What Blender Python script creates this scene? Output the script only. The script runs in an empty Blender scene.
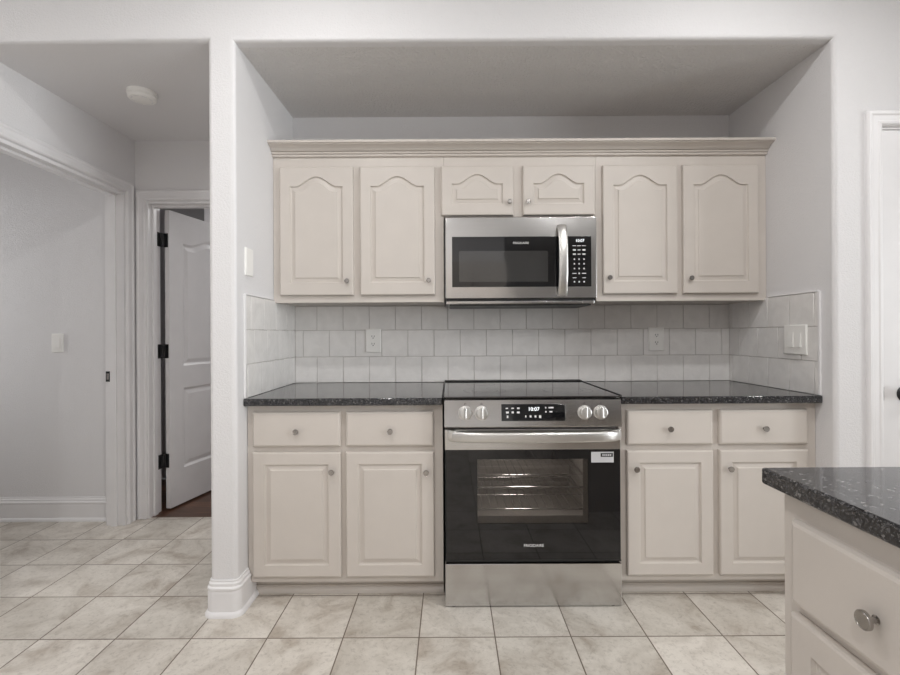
import bpy, bmesh, math, random
from mathutils import Vector, Matrix
random.seed(7)
scene = bpy.context.scene
COL = scene.collection
PI = math.pi
H = 1.1535            # camera height


def S(r, g, b):
    f = lambda c: (c / 255) / 12.92 if c / 255 <= .04045 else ((c / 255 + .055) / 1.055) ** 2.4
    return (f(r), f(g), f(b), 1)


# ------------------------------------------------------------------ materials
def new_mat(name):
    m = bpy.data.materials.new(name)
    m.use_nodes = True
    nt = m.node_tree
    return m, nt, nt.nodes['Principled BSDF']


def link(nt, a, b):
    nt.links.new(a, b)


def objco(nt, scale=(1, 1, 1), loc=(0, 0, 0), rot=(0, 0, 0)):
    tc = nt.nodes.new('ShaderNodeTexCoord')
    mp = nt.nodes.new('ShaderNodeMapping')
    mp.inputs['Scale'].default_value = scale
    mp.inputs['Location'].default_value = loc
    mp.inputs['Rotation'].default_value = rot
    link(nt, tc.outputs['Object'], mp.inputs['Vector'])
    return mp.outputs['Vector']


def noise(nt, vec, scale, detail=2, rough=.5, dist=0):
    n = nt.nodes.new('ShaderNodeTexNoise')
    n.inputs['Scale'].default_value = scale
    n.inputs['Detail'].default_value = detail
    n.inputs['Roughness'].default_value = rough
    n.inputs['Distortion'].default_value = dist
    link(nt, vec, n.inputs['Vector'])
    return n


def ramp(nt, fac, stops, interp='LINEAR'):
    r = nt.nodes.new('ShaderNodeValToRGB')
    r.color_ramp.interpolation = interp
    e = r.color_ramp.elements
    while len(e) < len(stops):
        e.new(.5)
    for i, (p, c) in enumerate(stops):
        e[i].position = p
        e[i].color = c
    link(nt, fac, r.inputs['Fac'])
    return r


def bump(nt, b, height, strength, dist):
    n = nt.nodes.new('ShaderNodeBump')
    n.inputs['Strength'].default_value = strength
    n.inputs['Distance'].default_value = dist
    link(nt, height, n.inputs['Height'])
    link(nt, n.outputs['Normal'], b.inputs['Normal'])
    return n


def mix(nt, fac, a, b, mode='MIX'):
    m = nt.nodes.new('ShaderNodeMix')
    m.data_type = 'RGBA'
    m.blend_type = mode
    for sock, v in ((m.inputs[0], fac), (m.inputs[6], a), (m.inputs[7], b)):
        if hasattr(v, 'links') or hasattr(v, 'is_linked'):
            link(nt, v, sock)
        else:
            sock.default_value = v
    return m.outputs[2]


def plain(name, col, rough=.5, metal=0, bumpscale=None, bumpd=.0004, spec=.5):
    m, nt, b = new_mat(name)
    b.inputs['Roughness'].default_value = rough
    b.inputs['Metallic'].default_value = metal
    b.inputs['Specular IOR Level'].default_value = spec
    v = objco(nt)
    n = noise(nt, v, 9, 3)
    lo = tuple(c * .965 for c in col[:3]) + (1,)
    r = ramp(nt, n.outputs['Fac'], [(.3, lo), (.7, col)])
    link(nt, r.outputs['Color'], b.inputs['Base Color'])
    if bumpscale:
        n2 = noise(nt, v, bumpscale, 2)
        bump(nt, b, n2.outputs['Fac'], .6, bumpd)
    return m


def wall_mat(name, col, sc=95, d=.0022):
    m, nt, b = new_mat(name)
    b.inputs['Base Color'].default_value = col
    b.inputs['Roughness'].default_value = .65
    b.inputs['Specular IOR Level'].default_value = .3
    v = objco(nt)
    n = noise(nt, v, sc, 3, .55)
    r = ramp(nt, n.outputs['Fac'], [(.38, (0, 0, 0, 1)), (.66, (1, 1, 1, 1))])
    bump(nt, b, r.outputs['Color'], .55, d)
    return m


M = {}
M['wall'] = wall_mat('wall_paint', S(221, 220, 221), 170, .0011)
M['ceiling'] = wall_mat('ceiling_paint', S(218, 216, 215), 85, .009)
M['trim'] = plain('white_trim_paint', S(229, 228, 229), .35)
M['cab'] = plain('greige_cabinet_paint', S(202, 195, 188), .42, bumpscale=140, bumpd=.0003)
M['nickel'] = plain('satin_nickel', (.42, .40, .38, 1), .24, 1)
M['white_plastic'] = plain('white_plastic', S(238, 237, 234), .35)
M['black_metal'] = plain('black_hardware', (.012, .012, .013, 1), .35)
M['black_plastic'] = plain('black_plastic', (.012, .012, .012, 1), .4)
M['dark'] = plain('dark_slot', (.015, .014, .013, 1), .6)
M['grout'] = plain('grey_grout', S(196, 192, 189), .85)
M['grey_print'] = plain('grey_print', S(226, 226, 226), .5)
M['enamel'] = plain('grey_oven_enamel', S(150, 145, 141), .4)
M['chrome'] = plain('chrome_wire', (.75, .75, .75, 1), .15, 1)
M['burner'] = plain('burner_print', S(96, 96, 100), .3)
M['sticker'] = plain('sticker_paper', S(200, 200, 203), .5)


def m_steel(name, base, rough, horizontal=True):
    m, nt, b = new_mat(name)
    b.inputs['Metallic'].default_value = 1
    v = objco(nt, (3, 3, 900) if horizontal else (900, 900, 3))
    n = noise(nt, v, 1, 2)
    r = ramp(nt, n.outputs['Fac'], [(.3, tuple(c * .93 for c in base[:3]) + (1,)), (.7, base)])
    link(nt, r.outputs['Color'], b.inputs['Base Color'])
    v2 = objco(nt)
    n2 = noise(nt, v2, 6, 3)
    mr = nt.nodes.new('ShaderNodeMapRange')
    mr.inputs['To Min'].default_value = rough - .05
    mr.inputs['To Max'].default_value = rough + .06
    link(nt, n2.outputs['Fac'], mr.inputs['Value'])
    link(nt, mr.outputs['Result'], b.inputs['Roughness'])
    bump(nt, b, n.outputs['Fac'], .12, .0004)
    return m


M['steel'] = m_steel('brushed_stainless', (.61, .60, .59, 1), .17)
M['steel_handle'] = m_steel('satin_stainless_handle', (.70, .69, .67, 1), .32)


def m_black_glass():
    m, nt, b = new_mat('black_glass')
    b.inputs['Base Color'].default_value = (.006, .006, .007, 1)
    b.inputs['Roughness'].default_value = .04
    b.inputs['IOR'].default_value = 1.5
    n = noise(nt, objco(nt), 4, 1)
    b.inputs['Specular IOR Level'].default_value = .8
    bump(nt, b, n.outputs['Fac'], .02, .001)
    return m


M['glass'] = m_black_glass()
M['cooktop'] = m_black_glass()
M['cooktop'].name = 'black_ceramic_cooktop'
M['cooktop'].node_tree.nodes['Principled BSDF'].inputs['IOR'].default_value = 1.9
M['oven_glass'] = m_black_glass()
M['oven_glass'].name = 'black_oven_door_glass'
M['oven_glass'].node_tree.nodes['Principled BSDF'].inputs['Specular IOR Level'].default_value = .6


def m_window(name, tint):
    m, nt, b = new_mat(name)
    nt.nodes.remove(b)
    out = nt.nodes['Material Output']
    t = nt.nodes.new('ShaderNodeBsdfTransparent')
    t.inputs['Color'].default_value = tint
    g = nt.nodes.new('ShaderNodeBsdfGlossy')
    g.inputs['Roughness'].default_value = .03
    f = nt.nodes.new('ShaderNodeFresnel')
    f.inputs['IOR'].default_value = 1.5
    mx = nt.nodes.new('ShaderNodeMixShader')
    link(nt, f.outputs['Fac'], mx.inputs['Fac'])
    link(nt, t.outputs['BSDF'], mx.inputs[1])
    link(nt, g.outputs['BSDF'], mx.inputs[2])
    link(nt, mx.outputs['Shader'], out.inputs['Surface'])
    return m


M['oven_window'] = m_window('smoked_oven_glass', (.72, .71, .70, 1))
M['pane'] = m_window('clear_window_glass', (.95, .96, .96, 1))


def m_mesh_window():
    m, nt, b = new_mat('microwave_window_mesh')
    v = objco(nt)
    vo = nt.nodes.new('ShaderNodeTexVoronoi')
    vo.inputs['Scale'].default_value = 520
    vo.inputs['Randomness'].default_value = 0
    link(nt, v, vo.inputs['Vector'])
    r = ramp(nt, vo.outputs['Distance'], [(.25, (.012, .012, .0125, 1)), (.5, (.055, .054, .053, 1))])
    link(nt, r.outputs['Color'], b.inputs['Base Color'])
    b.inputs['Roughness'].default_value = .05
    b.inputs['Specular IOR Level'].default_value = 1.0
    return m


M['mw_window'] = m_mesh_window()


def m_granite():
    m, nt, b = new_mat('black_granite')
    v = objco(nt)
    nd = noise(nt, v, 60, 2)
    vm = nt.nodes.new('ShaderNodeVectorMath')
    vm.operation = 'MULTIPLY_ADD'
    vm.inputs[1].default_value = (.012, .012, .012)
    link(nt, nd.outputs['Color'], vm.inputs[0])
    link(nt, v, vm.inputs[2])

    def vor(sc, stops):
        vo = nt.nodes.new('ShaderNodeTexVoronoi')
        vo.inputs['Scale'].default_value = sc
        link(nt, vm.outputs['Vector'], vo.inputs['Vector'])
        sx = nt.nodes.new('ShaderNodeSeparateColor')
        link(nt, vo.outputs['Color'], sx.inputs['Color'])
        return ramp(nt, sx.outputs[0], stops, 'CONSTANT').outputs['Color']
    a = vor(210, [(0, (.006, .006, .007, 1)), (.55, (.014, .014, .016, 1)), (.76, (.045, .045, .05, 1)),
                  (.90, (.11, .11, .116, 1)), (.965, (.25, .245, .24, 1))])
    c = vor(480, [(0, (.005, .005, .006, 1)), (.66, (.025, .025, .028, 1)), (.86, (.09, .09, .095, 1)), (.955, (.26, .255, .25, 1))])
    ng = noise(nt, v, 230, 4, .65, .8)
    g = ramp(nt, ng.outputs['Fac'], [(.52, (.005, .005, .006, 1)), (.60, (.04, .04, .044, 1)), (.70, (.17, .168, .166, 1))]).outputs['Color']
    col = mix(nt, 1.0, mix(nt, .4, a, c), g, 'LIGHTEN')
    link(nt, col, b.inputs['Base Color'])
    b.inputs['Roughness'].default_value = .055
    b.inputs['IOR'].default_value = 1.6
    return m


M['granite'] = m_granite()


def m_floor():
    m, nt, b = new_mat('stone_look_floor_tile')
    P = .289
    v = objco(nt, loc=(-.165, -1.772, 0), rot=(0, 0, 0))
    br = nt.nodes.new('ShaderNodeTexBrick')
    br.offset = 0
    br.squash = 1
    br.inputs['Scale'].default_value = 1
    br.inputs['Brick Width'].default_value = P
    br.inputs['Row Height'].default_value = P
    br.inputs['Mortar Size'].default_value = .0026
    br.inputs['Mortar Smooth'].default_value = .2
    br.inputs['Color1'].default_value = (0, 0, 0, 1)
    br.inputs['Color2'].default_value = (1, 1, 1, 1)
    br.inputs['Mortar'].default_value = (.5, .5, .5, 1)
    link(nt, v, br.inputs['Vector'])
    # every tile carries its own clouding: shift the noise by the tile's random value
    vm = nt.nodes.new('ShaderNodeVectorMath')
    vm.operation = 'MULTIPLY_ADD'
    vm.inputs[1].default_value = (7.3, 4.1, 9.7)
    link(nt, br.outputs['Color'], vm.inputs[0])
    link(nt, v, vm.inputs[2])
    n1 = noise(nt, vm.outputs['Vector'], 5.0, 6, .62, .9)
    n2 = noise(nt, vm.outputs['Vector'], 55, 6, .78, .6)
    base = ramp(nt, n1.outputs['Fac'], [(.34, S(186, 178, 169)), (.46, S(212, 208, 202)), (.62, S(229, 226, 221))])
    spots = ramp(nt, n2.outputs['Fac'], [(.36, S(140, 130, 118)), (.48, S(230, 226, 221)), (.7, S(242, 240, 237))])
    c = mix(nt, .36, base.outputs['Color'], spots.outputs['Color'], 'MULTIPLY')
    tint = ramp(nt, br.outputs['Color'], [(0, S(238, 236, 232)), (1, S(255, 253, 250))])
    c = mix(nt, 1.0, c, tint.outputs['Color'], 'MULTIPLY')
    c = mix(nt, br.outputs['Fac'], c, S(112, 100, 88))
    link(nt, c, b.inputs['Base Color'])
    b.inputs['Roughness'].default_value = .38
    iv = nt.nodes.new('ShaderNodeMath')
    iv.operation = 'SUBTRACT'
    iv.inputs[0].default_value = 1
    link(nt, br.outputs['Fac'], iv.inputs[1])
    ad = nt.nodes.new('ShaderNodeMath')
    ad.operation = 'MULTIPLY_ADD'
    ad.inputs[1].default_value = .25
    link(nt, n2.outputs['Fac'], ad.inputs[0])
    link(nt, iv.outputs[0], ad.inputs[2])
    bump(nt, b, ad.outputs[0], .5, .002)
    return m


M['floor'] = m_floor()


def m_splash():
    m, nt, b = new_mat('glazed_handmade_tile')
    v = objco(nt)
    n = noise(nt, v, 16, 3, .5, .5)
    r = ramp(nt, n.outputs['Fac'], [(.3, S(222, 220, 218)), (.7, S(231, 229, 227))])
    link(nt, r.outputs['Color'], b.inputs['Base Color'])
    b.inputs['Roughness'].default_value = .10
    n2 = noise(nt, v, 42, 2, .5, .6)
    n3 = noise(nt, v, 9, 1, .5, 0)
    ad = nt.nodes.new('ShaderNodeMath')
    ad.operation = 'MULTIPLY_ADD'
    ad.inputs[1].default_value = .8
    link(nt, n3.outputs['Fac'], ad.inputs[0])
    link(nt, n2.outputs['Fac'], ad.inputs[2])
    bump(nt, b, ad.outputs[0], .45, .0026)
    return m


M['splash'] = m_splash()


def m_wood():
    m, nt, b = new_mat('dark_wood_floor')
    v = objco(nt)
    br = nt.nodes.new('ShaderNodeTexBrick')
    br.inputs['Scale'].default_value = 1
    br.inputs['Brick Width'].default_value = 1.2
    br.inputs['Row Height'].default_value = .12
    br.inputs['Mortar Size'].default_value = .002
    br.inputs['Color1'].default_value = S(92, 62, 46)
    br.inputs['Color2'].default_value = S(124, 88, 66)
    br.inputs['Mortar'].default_value = S(35, 24, 19)
    link(nt, v, br.inputs['Vector'])
    n = noise(nt, objco(nt, (2, 30, 30)), 3, 4)
    r = ramp(nt, n.outputs['Fac'], [(.3, S(150, 140, 132)), (.7, S(245, 242, 240))])
    link(nt, mix(nt, 1.0, br.outputs['Color'], r.outputs['Color'], 'MULTIPLY'), b.inputs['Base Color'])
    b.inputs['Roughness'].default_value = .35
    return m


M['wood'] = m_wood()


def m_emit(name, col, st):
    m, nt, b = new_mat(name)
    b.inputs['Base Color'].default_value = (.8, .8, .8, 1)
    b.inputs['Emission Color'].default_value = col
    b.inputs['Emission Strength'].default_value = st
    return m


M['digits'] = m_emit('display_digits', (.9, .95, 1, 1), .9)
M['lamp'] = m_emit('lamp_lens', (1, .95, .88, 1), 5)


# ------------------------------------------------------------------ mesh helpers
class MB:
    def __init__(s):
        s.bm = bmesh.new()

    def box(s, x0, x1, y0, y1, z0, z1, bevel=0, seg=2, mi=0):
        vs = [s.bm.verts.new((x, y, z)) for x in (x0, x1) for y in (y0, y1) for z in (z0, z1)]
        fs = []
        for q in ((0, 1, 3, 2), (4, 6, 7, 5), (0, 4, 5, 1), (2, 3, 7, 6), (0, 2, 6, 4), (1, 5, 7, 3)):
            f = s.bm.faces.new([vs[i] for i in q])
            f.material_index = mi
            fs.append(f)
        if bevel:
            es = list({e for f in fs for e in f.edges})
            bmesh.ops.bevel(s.bm, geom=es, offset=bevel, segments=seg, profile=.5, affect='EDGES')
        return s

    def rings(s, rs, close0=False, close1=True, loop=True, mi=0):
        rows = [[s.bm.verts.new(p) for p in r] for r in rs]
        n = len(rows[0])
        for a, b in zip(rows, rows[1:]):
            for i in range(n if loop else n - 1):
                j = (i + 1) % n
                f = s.bm.faces.new((a[i], a[j], b[j], b[i]))
                f.material_index = mi
        if close0:
            s.bm.faces.new(rows[0]).material_index = mi
        if close1:
            s.bm.faces.new(rows[-1]).material_index = mi
        return s

    def lathe(s, prof, org, axis, n=24):
        """prof = [(radius, distance along axis)]"""
        ax = Vector(axis).normalized()
        u = ax.orthogonal().normalized()
        w = ax.cross(u)
        o = Vector(org)
        rs = [[o + ax * d + (u * math.cos(2 * PI * k / n) + w * math.sin(2 * PI * k / n)) * max(r, 1e-5) for k in range(n)] for r, d in prof]
        return s.rings(rs, True, True)

    def tube(s, pts, rx, ry=None, up=(0, 0, 1), n=16, power=1.0):
        ry = ry or rx
        pts = [Vector(p) for p in pts]
        rs = []
        for i, p in enumerate(pts):
            t = (pts[min(i + 1, len(pts) - 1)] - pts[max(i - 1, 0)]).normalized()
            a = Vector(up).cross(t)
            a = a.normalized() if a.length > 1e-4 else t.orthogonal().normalized()
            b = t.cross(a)
            r = []
            for k in range(n):
                c, q = math.cos(2 * PI * k / n), math.sin(2 * PI * k / n)
                c = math.copysign(abs(c) ** power, c)
                q = math.copysign(abs(q) ** power, q)
                r.append(p + a * (rx * c) + b * (ry * q))
            rs.append(r)
        return s.rings(rs, True, True)

    def sweep(s, path, prof, side=1):
        """path: xy points; prof: [(out, z)] closed; 'out' is to the right of travel when side=1"""
        path = [Vector(p) for p in path]
        rs = []
        for i, p in enumerate(path):
            d0 = (p - path[i - 1]).normalized() if i else None
            d1 = (path[i + 1] - p).normalized() if i < len(path) - 1 else None
            n0 = Vector((d0.y, -d0.x)) if d0 else None
            n1 = Vector((d1.y, -d1.x)) if d1 else None
            if n0 is None:
                m = n1
            elif n1 is None:
                m = n0
            else:
                m = (n0 + n1).normalized()
                m = m / max(.3, m.dot(n0))
            rs.append([(p.x + m.x * o * side, p.y + m.y * o * side, z) for o, z in prof])
        return s.rings(rs, True, True)

    def prism(s, poly, f0, f1):
        """poly of (a,b); f0,f1 map (a,b) to the two end points"""
        return s.rings([[f0(a, b) for a, b in poly], [f1(a, b) for a, b in poly]], True, True)

    def build(s, name, mat, parent=None, angle=32, loc=None):
        bmesh.ops.recalc_face_normals(s.bm, faces=s.bm.faces)
        me = bpy.data.meshes.new(name)
        s.bm.to_mesh(me)
        s.bm.free()
        for p in me.polygons:
            p.use_smooth = angle > 2
        if angle > 2:
            me.set_sharp_from_angle(angle=math.radians(angle))
        for m in (mat if isinstance(mat, (list, tuple)) else [mat]):
            me.materials.append(m)
        o = bpy.data.objects.new(name, me)
        COL.objects.link(o)
        if angle > 2:
            w = o.modifiers.new('weighted_normal', 'WEIGHTED_NORMAL')
            w.keep_sharp = True
            w.weight = 100
        attach(o, parent)
        return o


def attach(o, parent):
    """meshes are modelled in world coordinates; keep them there under their parent"""
    if parent:
        o.parent = parent
        if parent.type == 'EMPTY':
            o.location = -Vector(parent.location)


def box(name, mat, parent, *a, **k):
    return MB().box(*a, **k).build(name, mat, parent)


def thing(name, label, cat, loc=(0, 0, 0), group=None, kind=None):
    o = bpy.data.objects.new(name, None)
    COL.objects.link(o)
    o.location = loc
    o.empty_display_size = .1
    return tag(o, label, cat, group, kind)


def tag(o, label, cat, group=None, kind=None):
    o['label'] = label
    o['category'] = cat
    if group:
        o['group'] = group
    if kind:
        o['kind'] = kind
    return o


def struct(o, label, cat):
    return tag(o, label, cat, None, 'structure')


def text(name, s, size, x, z, y, mat, parent, sx=1.0, d=.0004, tilt=0):
    """lettering on a surface that faces -y, centred on (x, z)"""
    cu = bpy.data.curves.new(name, 'FONT')
    cu.body = s
    cu.size = size
    cu.align_x = 'CENTER'
    cu.align_y = 'CENTER'
    cu.extrude = d
    cu.resolution_u = 3
    t = bpy.data.objects.new(name, cu)
    COL.objects.link(t)
    bpy.context.view_layer.update()
    me = bpy.data.meshes.new_from_object(t.evaluated_get(bpy.context.evaluated_depsgraph_get()))
    bpy.data.objects.remove(t)
    for v in me.vertices:
        a, b, c = v.co
        v.co = (x + a * sx, y - c + b * tilt, z + b)
    me.materials.clear()
    me.materials.append(mat)
    o = bpy.data.objects.new(name, me)
    COL.objects.link(o)
    attach(o, parent)
    return o


# ------------------------------------------------------------------ raised panel fronts
NA = 44


def contour(u0, u1, v0, v1, rise, ref=None):
    c, hw = (u0 + u1) / 2, (u1 - u0) / 2
    pts = [(u0, v0), (u1, v0)]
    for i in range(NA + 1):
        t = 1 - 2 * i / NA
        b = (.5 * (1 + math.cos(PI * t / .76))) ** .8 if abs(t) < .76 else 0
        pts.append((c + t * hw, v1 + rise * b))
    return pts


def front(mb, f, w, h, stile=.052, top=None, bot=None, rise=0, t=.019, bevel=.006, panel=True, slope=.026):
    """a cabinet front; f(u, v, d) -> world; d is outwards"""
    top = stile if top is None else top
    bot = stile if bot is None else bot
    R = []

    def ring(i, d, su=None):
        R.append([f(u, v, d) for u, v in contour(i, w - i, i, h - i, 0)])
    ring(0, 0)
    ring(0, t - bevel)
    ring(bevel * .35, t - bevel * .3)
    ring(bevel, t)
    if panel:
        def pr(i, d, k):
            R.append([f(u, v, d) for u, v in contour(stile + i, w - stile - i, bot + i, h - top - i, rise * k)])
        pr(0, t, 1)
        pr(.003, t - .0075, 1)
        pr(.008, t - .0085, .99)
        pr(.005 + slope * .72, t - .0050, .94)
        pr(.005 + slope * .80, t - .0012, .93)
        pr(.005 + slope, t - .0006, .91)
    mb.rings(R, True, True)
    return mb


def face_y(x0, z0, y):
    return lambda u, v, d: (x0 + u, y - d, z0 + v)


def knob(parent, x, y, z, axis=(0, -1, 0), k=1.0, lab=None):
    pr = [(0, 0), (.008, 0), (.008, .001), (.0052, .002), (.0050, .014), (.006, .0155), (.0135, .0175), (.0162, .0185), (.0162, .0235), (.0150, .0250), (.0138, .0250), (.0130, .0243), (.006, .0243), (0, .0243)]
    o = MB().lathe([(r * k, d * k) for r, d in pr], (x, y, z), axis, 24).build('knob', M['nickel'], parent, 40)
    return o


# ------------------------------------------------------------------ room shell
XL, XR, YB, YF = -.883, 1.587, 2.639, 1.92     # niche
ZC = 2.386                                    # niche / hall ceiling
HX, HE = -1.985, 2.944                          # hall left wall, hall end wall
XP = -.994                                      # hall side of the partition
ZT = 2.75
WD = .045                                       # front wall skin behind the rounded edges
ZH = 2.366                                      # underside of the front headers

b = MB().box(-4, 4.2, -5, HE + .012, -.1, 0)
struct(b.build('floor', M['floor']), 'beige stone look square tile floor with thin grey grout', 'floor')
b = MB().box(-2.07, -.2, HE + .012, 6.0, -.1, -.0005).box(-3.2, -2.07, 3.0, 3.75, -.1, -.0005)
struct(b.build('floor_bedroom', M['wood']), 'dark wood plank floor beyond the open hall door', 'floor')
b = MB().box(-4, 4.2, -5, YF, ZT, ZT + .1)
struct(b.build('ceiling', M['ceiling']), 'white kitchen ceiling over the camera', 'ceiling')
def sloped(x0, x1, yb, name, mat, lab):
    p = [(YF + WD, ZH), (yb, ZC), (yb, ZC + .14), (YF + WD, ZC + .14)]
    mb = MB().prism(p, lambda y, z: (x0, y, z), lambda y, z: (x1, y, z))
    struct(mb.build(name, mat), lab, 'ceiling')


sloped(XL - .02, XR + .02, YB + .1, 'ceiling_niche', M['ceiling'], 'textured ceiling of the range alcove above the wall cabinets')
sloped(-4, XP + .02, HE + .12, 'ceiling_hall', M['wall'], 'low ceiling of the side hall holding the smoke detector')

# front wall plane with the openings of alcove, hall and right-hand door
DX0, DX1, DZ = 1.780, 2.54, 1.992
poly = [(-4, 0), (-4, ZT), (4.2, ZT), (4.2, 0), (DX1, 0), (DX1, DZ), (DX0, DZ), (DX0, 0), (XR, 0), (XR, ZH), (XL, ZH), (XL, 0), (XP, 0), (XP, ZH), (HX, ZH), (HX, 0)]
mb = MB()
vs = [mb.bm.verts.new((x, YF, z)) for x, z in poly]
ff = mb.bm.faces.new(vs)
ex = bmesh.ops.extrude_face_region(mb.bm, geom=[ff])
back = [v for v in ex['geom'] if isinstance(v, bmesh.types.BMVert)]
for v in back:
    v.co.y = YF + WD
mb.bm.faces.new(vs) if not ff.is_valid else None
mb.bm.edges.ensure_lookup_table()
rn = []
for e in mb.bm.edges:
    a, c = e.verts
    if abs(a.co.y - YF) < 1e-5 and abs(c.co.y - YF) < 1e-5:
        k = sorted([(round(a.co.x, 3), round(a.co.z, 3)), (round(c.co.x, 3), round(c.co.z, 3))])
        for p, q in (((XR, 0), (XR, ZH)), ((XL, ZH), (XR, ZH)), ((XL, 0), (XL, ZH)), ((XP, 0), (XP, ZH)), ((HX, ZH), (XP, ZH))):
            if k == sorted([p, q]):
                rn.append(e)
bmesh.ops.bevel(mb.bm, geom=rn, offset=.019, segments=6, profile=.5, affect='EDGES')
struct(mb.build('wall_front', M['wall'], None, 40), 'pale textured wall with rounded edges round the alcove and hall opening', 'wall')
b = MB().box(XP, XL, YF + WD, HE, 0, ZC)
struct(b.build('wall_partition', M['wall']), 'partition wall between alcove and hall ending in a rounded column', 'wall')
b = MB().box(XR, XR + .12, YF + WD, YB + .1, 0, ZC)
struct(b.build('wall_right', M['wall']), 'pale right side wall of the range alcove', 'wall')
b = MB().box(XL, XR, YB, YB + .1, 0, ZC)
struct(b.build('wall_back', M['wall']), 'back wall of the range alcove', 'wall')

# hall left wall with cased opening
OY0, OY1, OZ = 2.034, 2.845, 2.03
JX = HX - .106
poly = [(YF + WD, 0), (YF + WD, ZC), (HE, ZC), (HE, 0), (OY1 + .002, 0), (OY1 + .002, OZ + .002), (OY0 - .002, OZ + .002), (OY0 - .002, 0)]
mb = MB().prism(poly, lambda a, z: (HX, a, z), lambda a, z: (JX, a, z))
struct(mb.build('wall_hall_left', M['wall']), 'hall side wall with a wide cased opening', 'wall')
# hall end wall with door opening
EX0, EX1, EZ = -1.915, -1.12, 2.0
poly = [(HX - .117, 0), (HX - .117, ZC), (XL, ZC), (XL, 0), (EX1, 0), (EX1, EZ), (EX0, EZ), (EX0, 0)]
mb = MB().prism(poly, lambda a, z: (a, HE, z), lambda a, z: (a, HE + .115, z))
struct(mb.build('wall_hall_end', M['wall']), 'end wall of the hall around the open panel door', 'wall')
b = MB().box(-4, HX - .117, 2.92, 3.0, 0, ZC)
struct(b.build('wall_side_room', M['wall']), 'grey white wall of the side room carrying a light switch', 'wall')
# bedroom behind the open door; side closet added to keep the hinge gap dark
mb = MB()
mb.box(-2.07, -1.972, 3.75, 6, 0, 2.5).box(-3.3, -3.2, 3.0, 3.85, 0, 2.5).box(-3.2, -2.07, 3.75, 3.85, 0, 2.5).box(-3.2, HX - .117, 3.0, 3.058, 0, 2.5).box(-.2, -.1, 3.06, 6, 0, 2.5).box(-2.07, -.1, 6, 6.1, 0, 2.5).box(XL, -.1, HE + .02, HE + .115, 0, 2.5)
struct(mb.build('wall_bedroom', M['wall']), 'pale walls of the room beyond the open hall door, plus an added dark closet', 'wall')
b = MB().box(-3.3, -.1, HE + .115, 6.1, 2.44, 2.5)
struct(b.build('ceiling_bedroom', M['ceiling']), 'ceiling of the room beyond the open hall door', 'ceiling')
# the rest of the kitchen behind the camera
b = MB().box(-4.1, -4, -5, 2.12, 0, ZT).box(-4.1, -4, 2.84, 3.06, 0, ZT).box(-4.1, -4, 2.12, 2.84, 0, .7).box(-4.1, -4, 2.12, 2.84, 2.1, ZT)
struct(b.build('wall_left', M['wall']), 'far left kitchen wall', 'wall')
WY0, WY1, WZ0, WZ1 = -2.6, .4, .35, 2.25
poly_o = [(-5, 0), (YF + WD, 0), (YF + WD, ZT), (-5, ZT)]
mb = MB()
mb.box(4.2, 4.3, -5, WY0, 0, ZT).box(4.2, 4.3, WY1, YF + WD, 0, ZT).box(4.2, 4.3, WY0, WY1, 0, WZ0).box(4.2, 4.3, WY0, WY1, WZ1, ZT)
struct(mb.build('wall_window', M['wall']), 'right kitchen wall with a wide window', 'wall')
b = MB().box(-4, 4.2, -5.1, -5, 0, ZT)
struct(b.build('wall_rear', M['wall']), 'wall at the far end behind the camera', 'wall')
b = MB().box(-4, .75, -1.9, -1.78, 0, ZT)
struct(b.build('wall_opposite', M['wall']), 'kitchen wall opposite the range', 'wall')

# window in the right wall
mb = MB()
for y in (WY0, (WY0 + WY1) / 2 - .03, WY1 - .06):
    mb.box(4.215, 4.285, y, y + .06, WZ0, WZ1)
for z in (WZ0, WZ1 - .06):
    mb.box(4.215, 4.285, WY0 + .06, WY1 - .06, z, z + .06)
w = struct(mb.build('window_1', M['trim']), 'white framed window in the right kitchen wall', 'window')
mb = MB().box(4.248, 4.252, WY0 + .05, WY1 - .05, WZ0 + .05, WZ1 - .05)
mb.build('pane', M['pane'], w)

mb = MB()  # unseen window added so light reaches the side room and hall
for y in (2.12, 2.79):
    mb.box(-4.085, -4.015, y, y + .05, .7, 2.1)
for z in (.7, 1.38, 2.05):
    mb.box(-4.085, -4.015, 2.17, 2.79, z, z + .05)
w = struct(mb.build('window_added', M['trim']), 'added white framed window, unseen, lighting the side room', 'window')
MB().box(-4.052, -4.048, 2.16, 2.80, .74, 2.06).build('pane', M['pane'], w)

# trim ---------------------------------------------------------------
BASE = [(0, 0), (.026, 0), (.026, .008), (.021, .017), (.0155, .021), (.0155, .092), (.0135, .098), (.0135, .106), (.0165, .110), (.0165, .117), (.011, .123), (.011, .133), (.006, .139), (.006, .146), (0, .147)]


def arc(cx, cy, r, a0, a1, n=5):
    return [(cx + r * math.cos(a0 + (a1 - a0) * i / n), cy + r * math.sin(a0 + (a1 - a0) * i / n)) for i in range(n + 1)]


r = .019
path = [(XP, HE)] + arc(XP + r, YF + r, r, PI, 1.5 * PI) + arc(XL - r, YF + r, r, 1.5 * PI, 2 * PI) + [(XL, 2.02)]
LOWB = [(0, 0), (.026, 0), (.026, .008), (.021, .017), (.0155, .021), (.0155, .085), (0, .085)]
o = MB().sweep(path, BASE).sweep([(XL, 2.0205), (XL, 2.075)], LOWB).build('baseboard_column', M['trim'])
struct(o, 'white stepped baseboard wrapping the foot of the column', 'baseboard')
path = [(XR, 2.02)] + arc(XR + r, YF + r, r, PI, 1.5 * PI) + [(1.722, YF)]
o = MB().sweep(path, BASE).build('baseboard_right', M['trim'])
struct(o, 'white baseboard on the wall right of the alcove', 'baseboard')
o = MB().sweep([(-4, 2.92), (HX - .119, 2.92)], BASE).build('baseboard_side_room', M['trim'])
struct(o, 'white baseboard under the light switch in the side room', 'baseboard')

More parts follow.
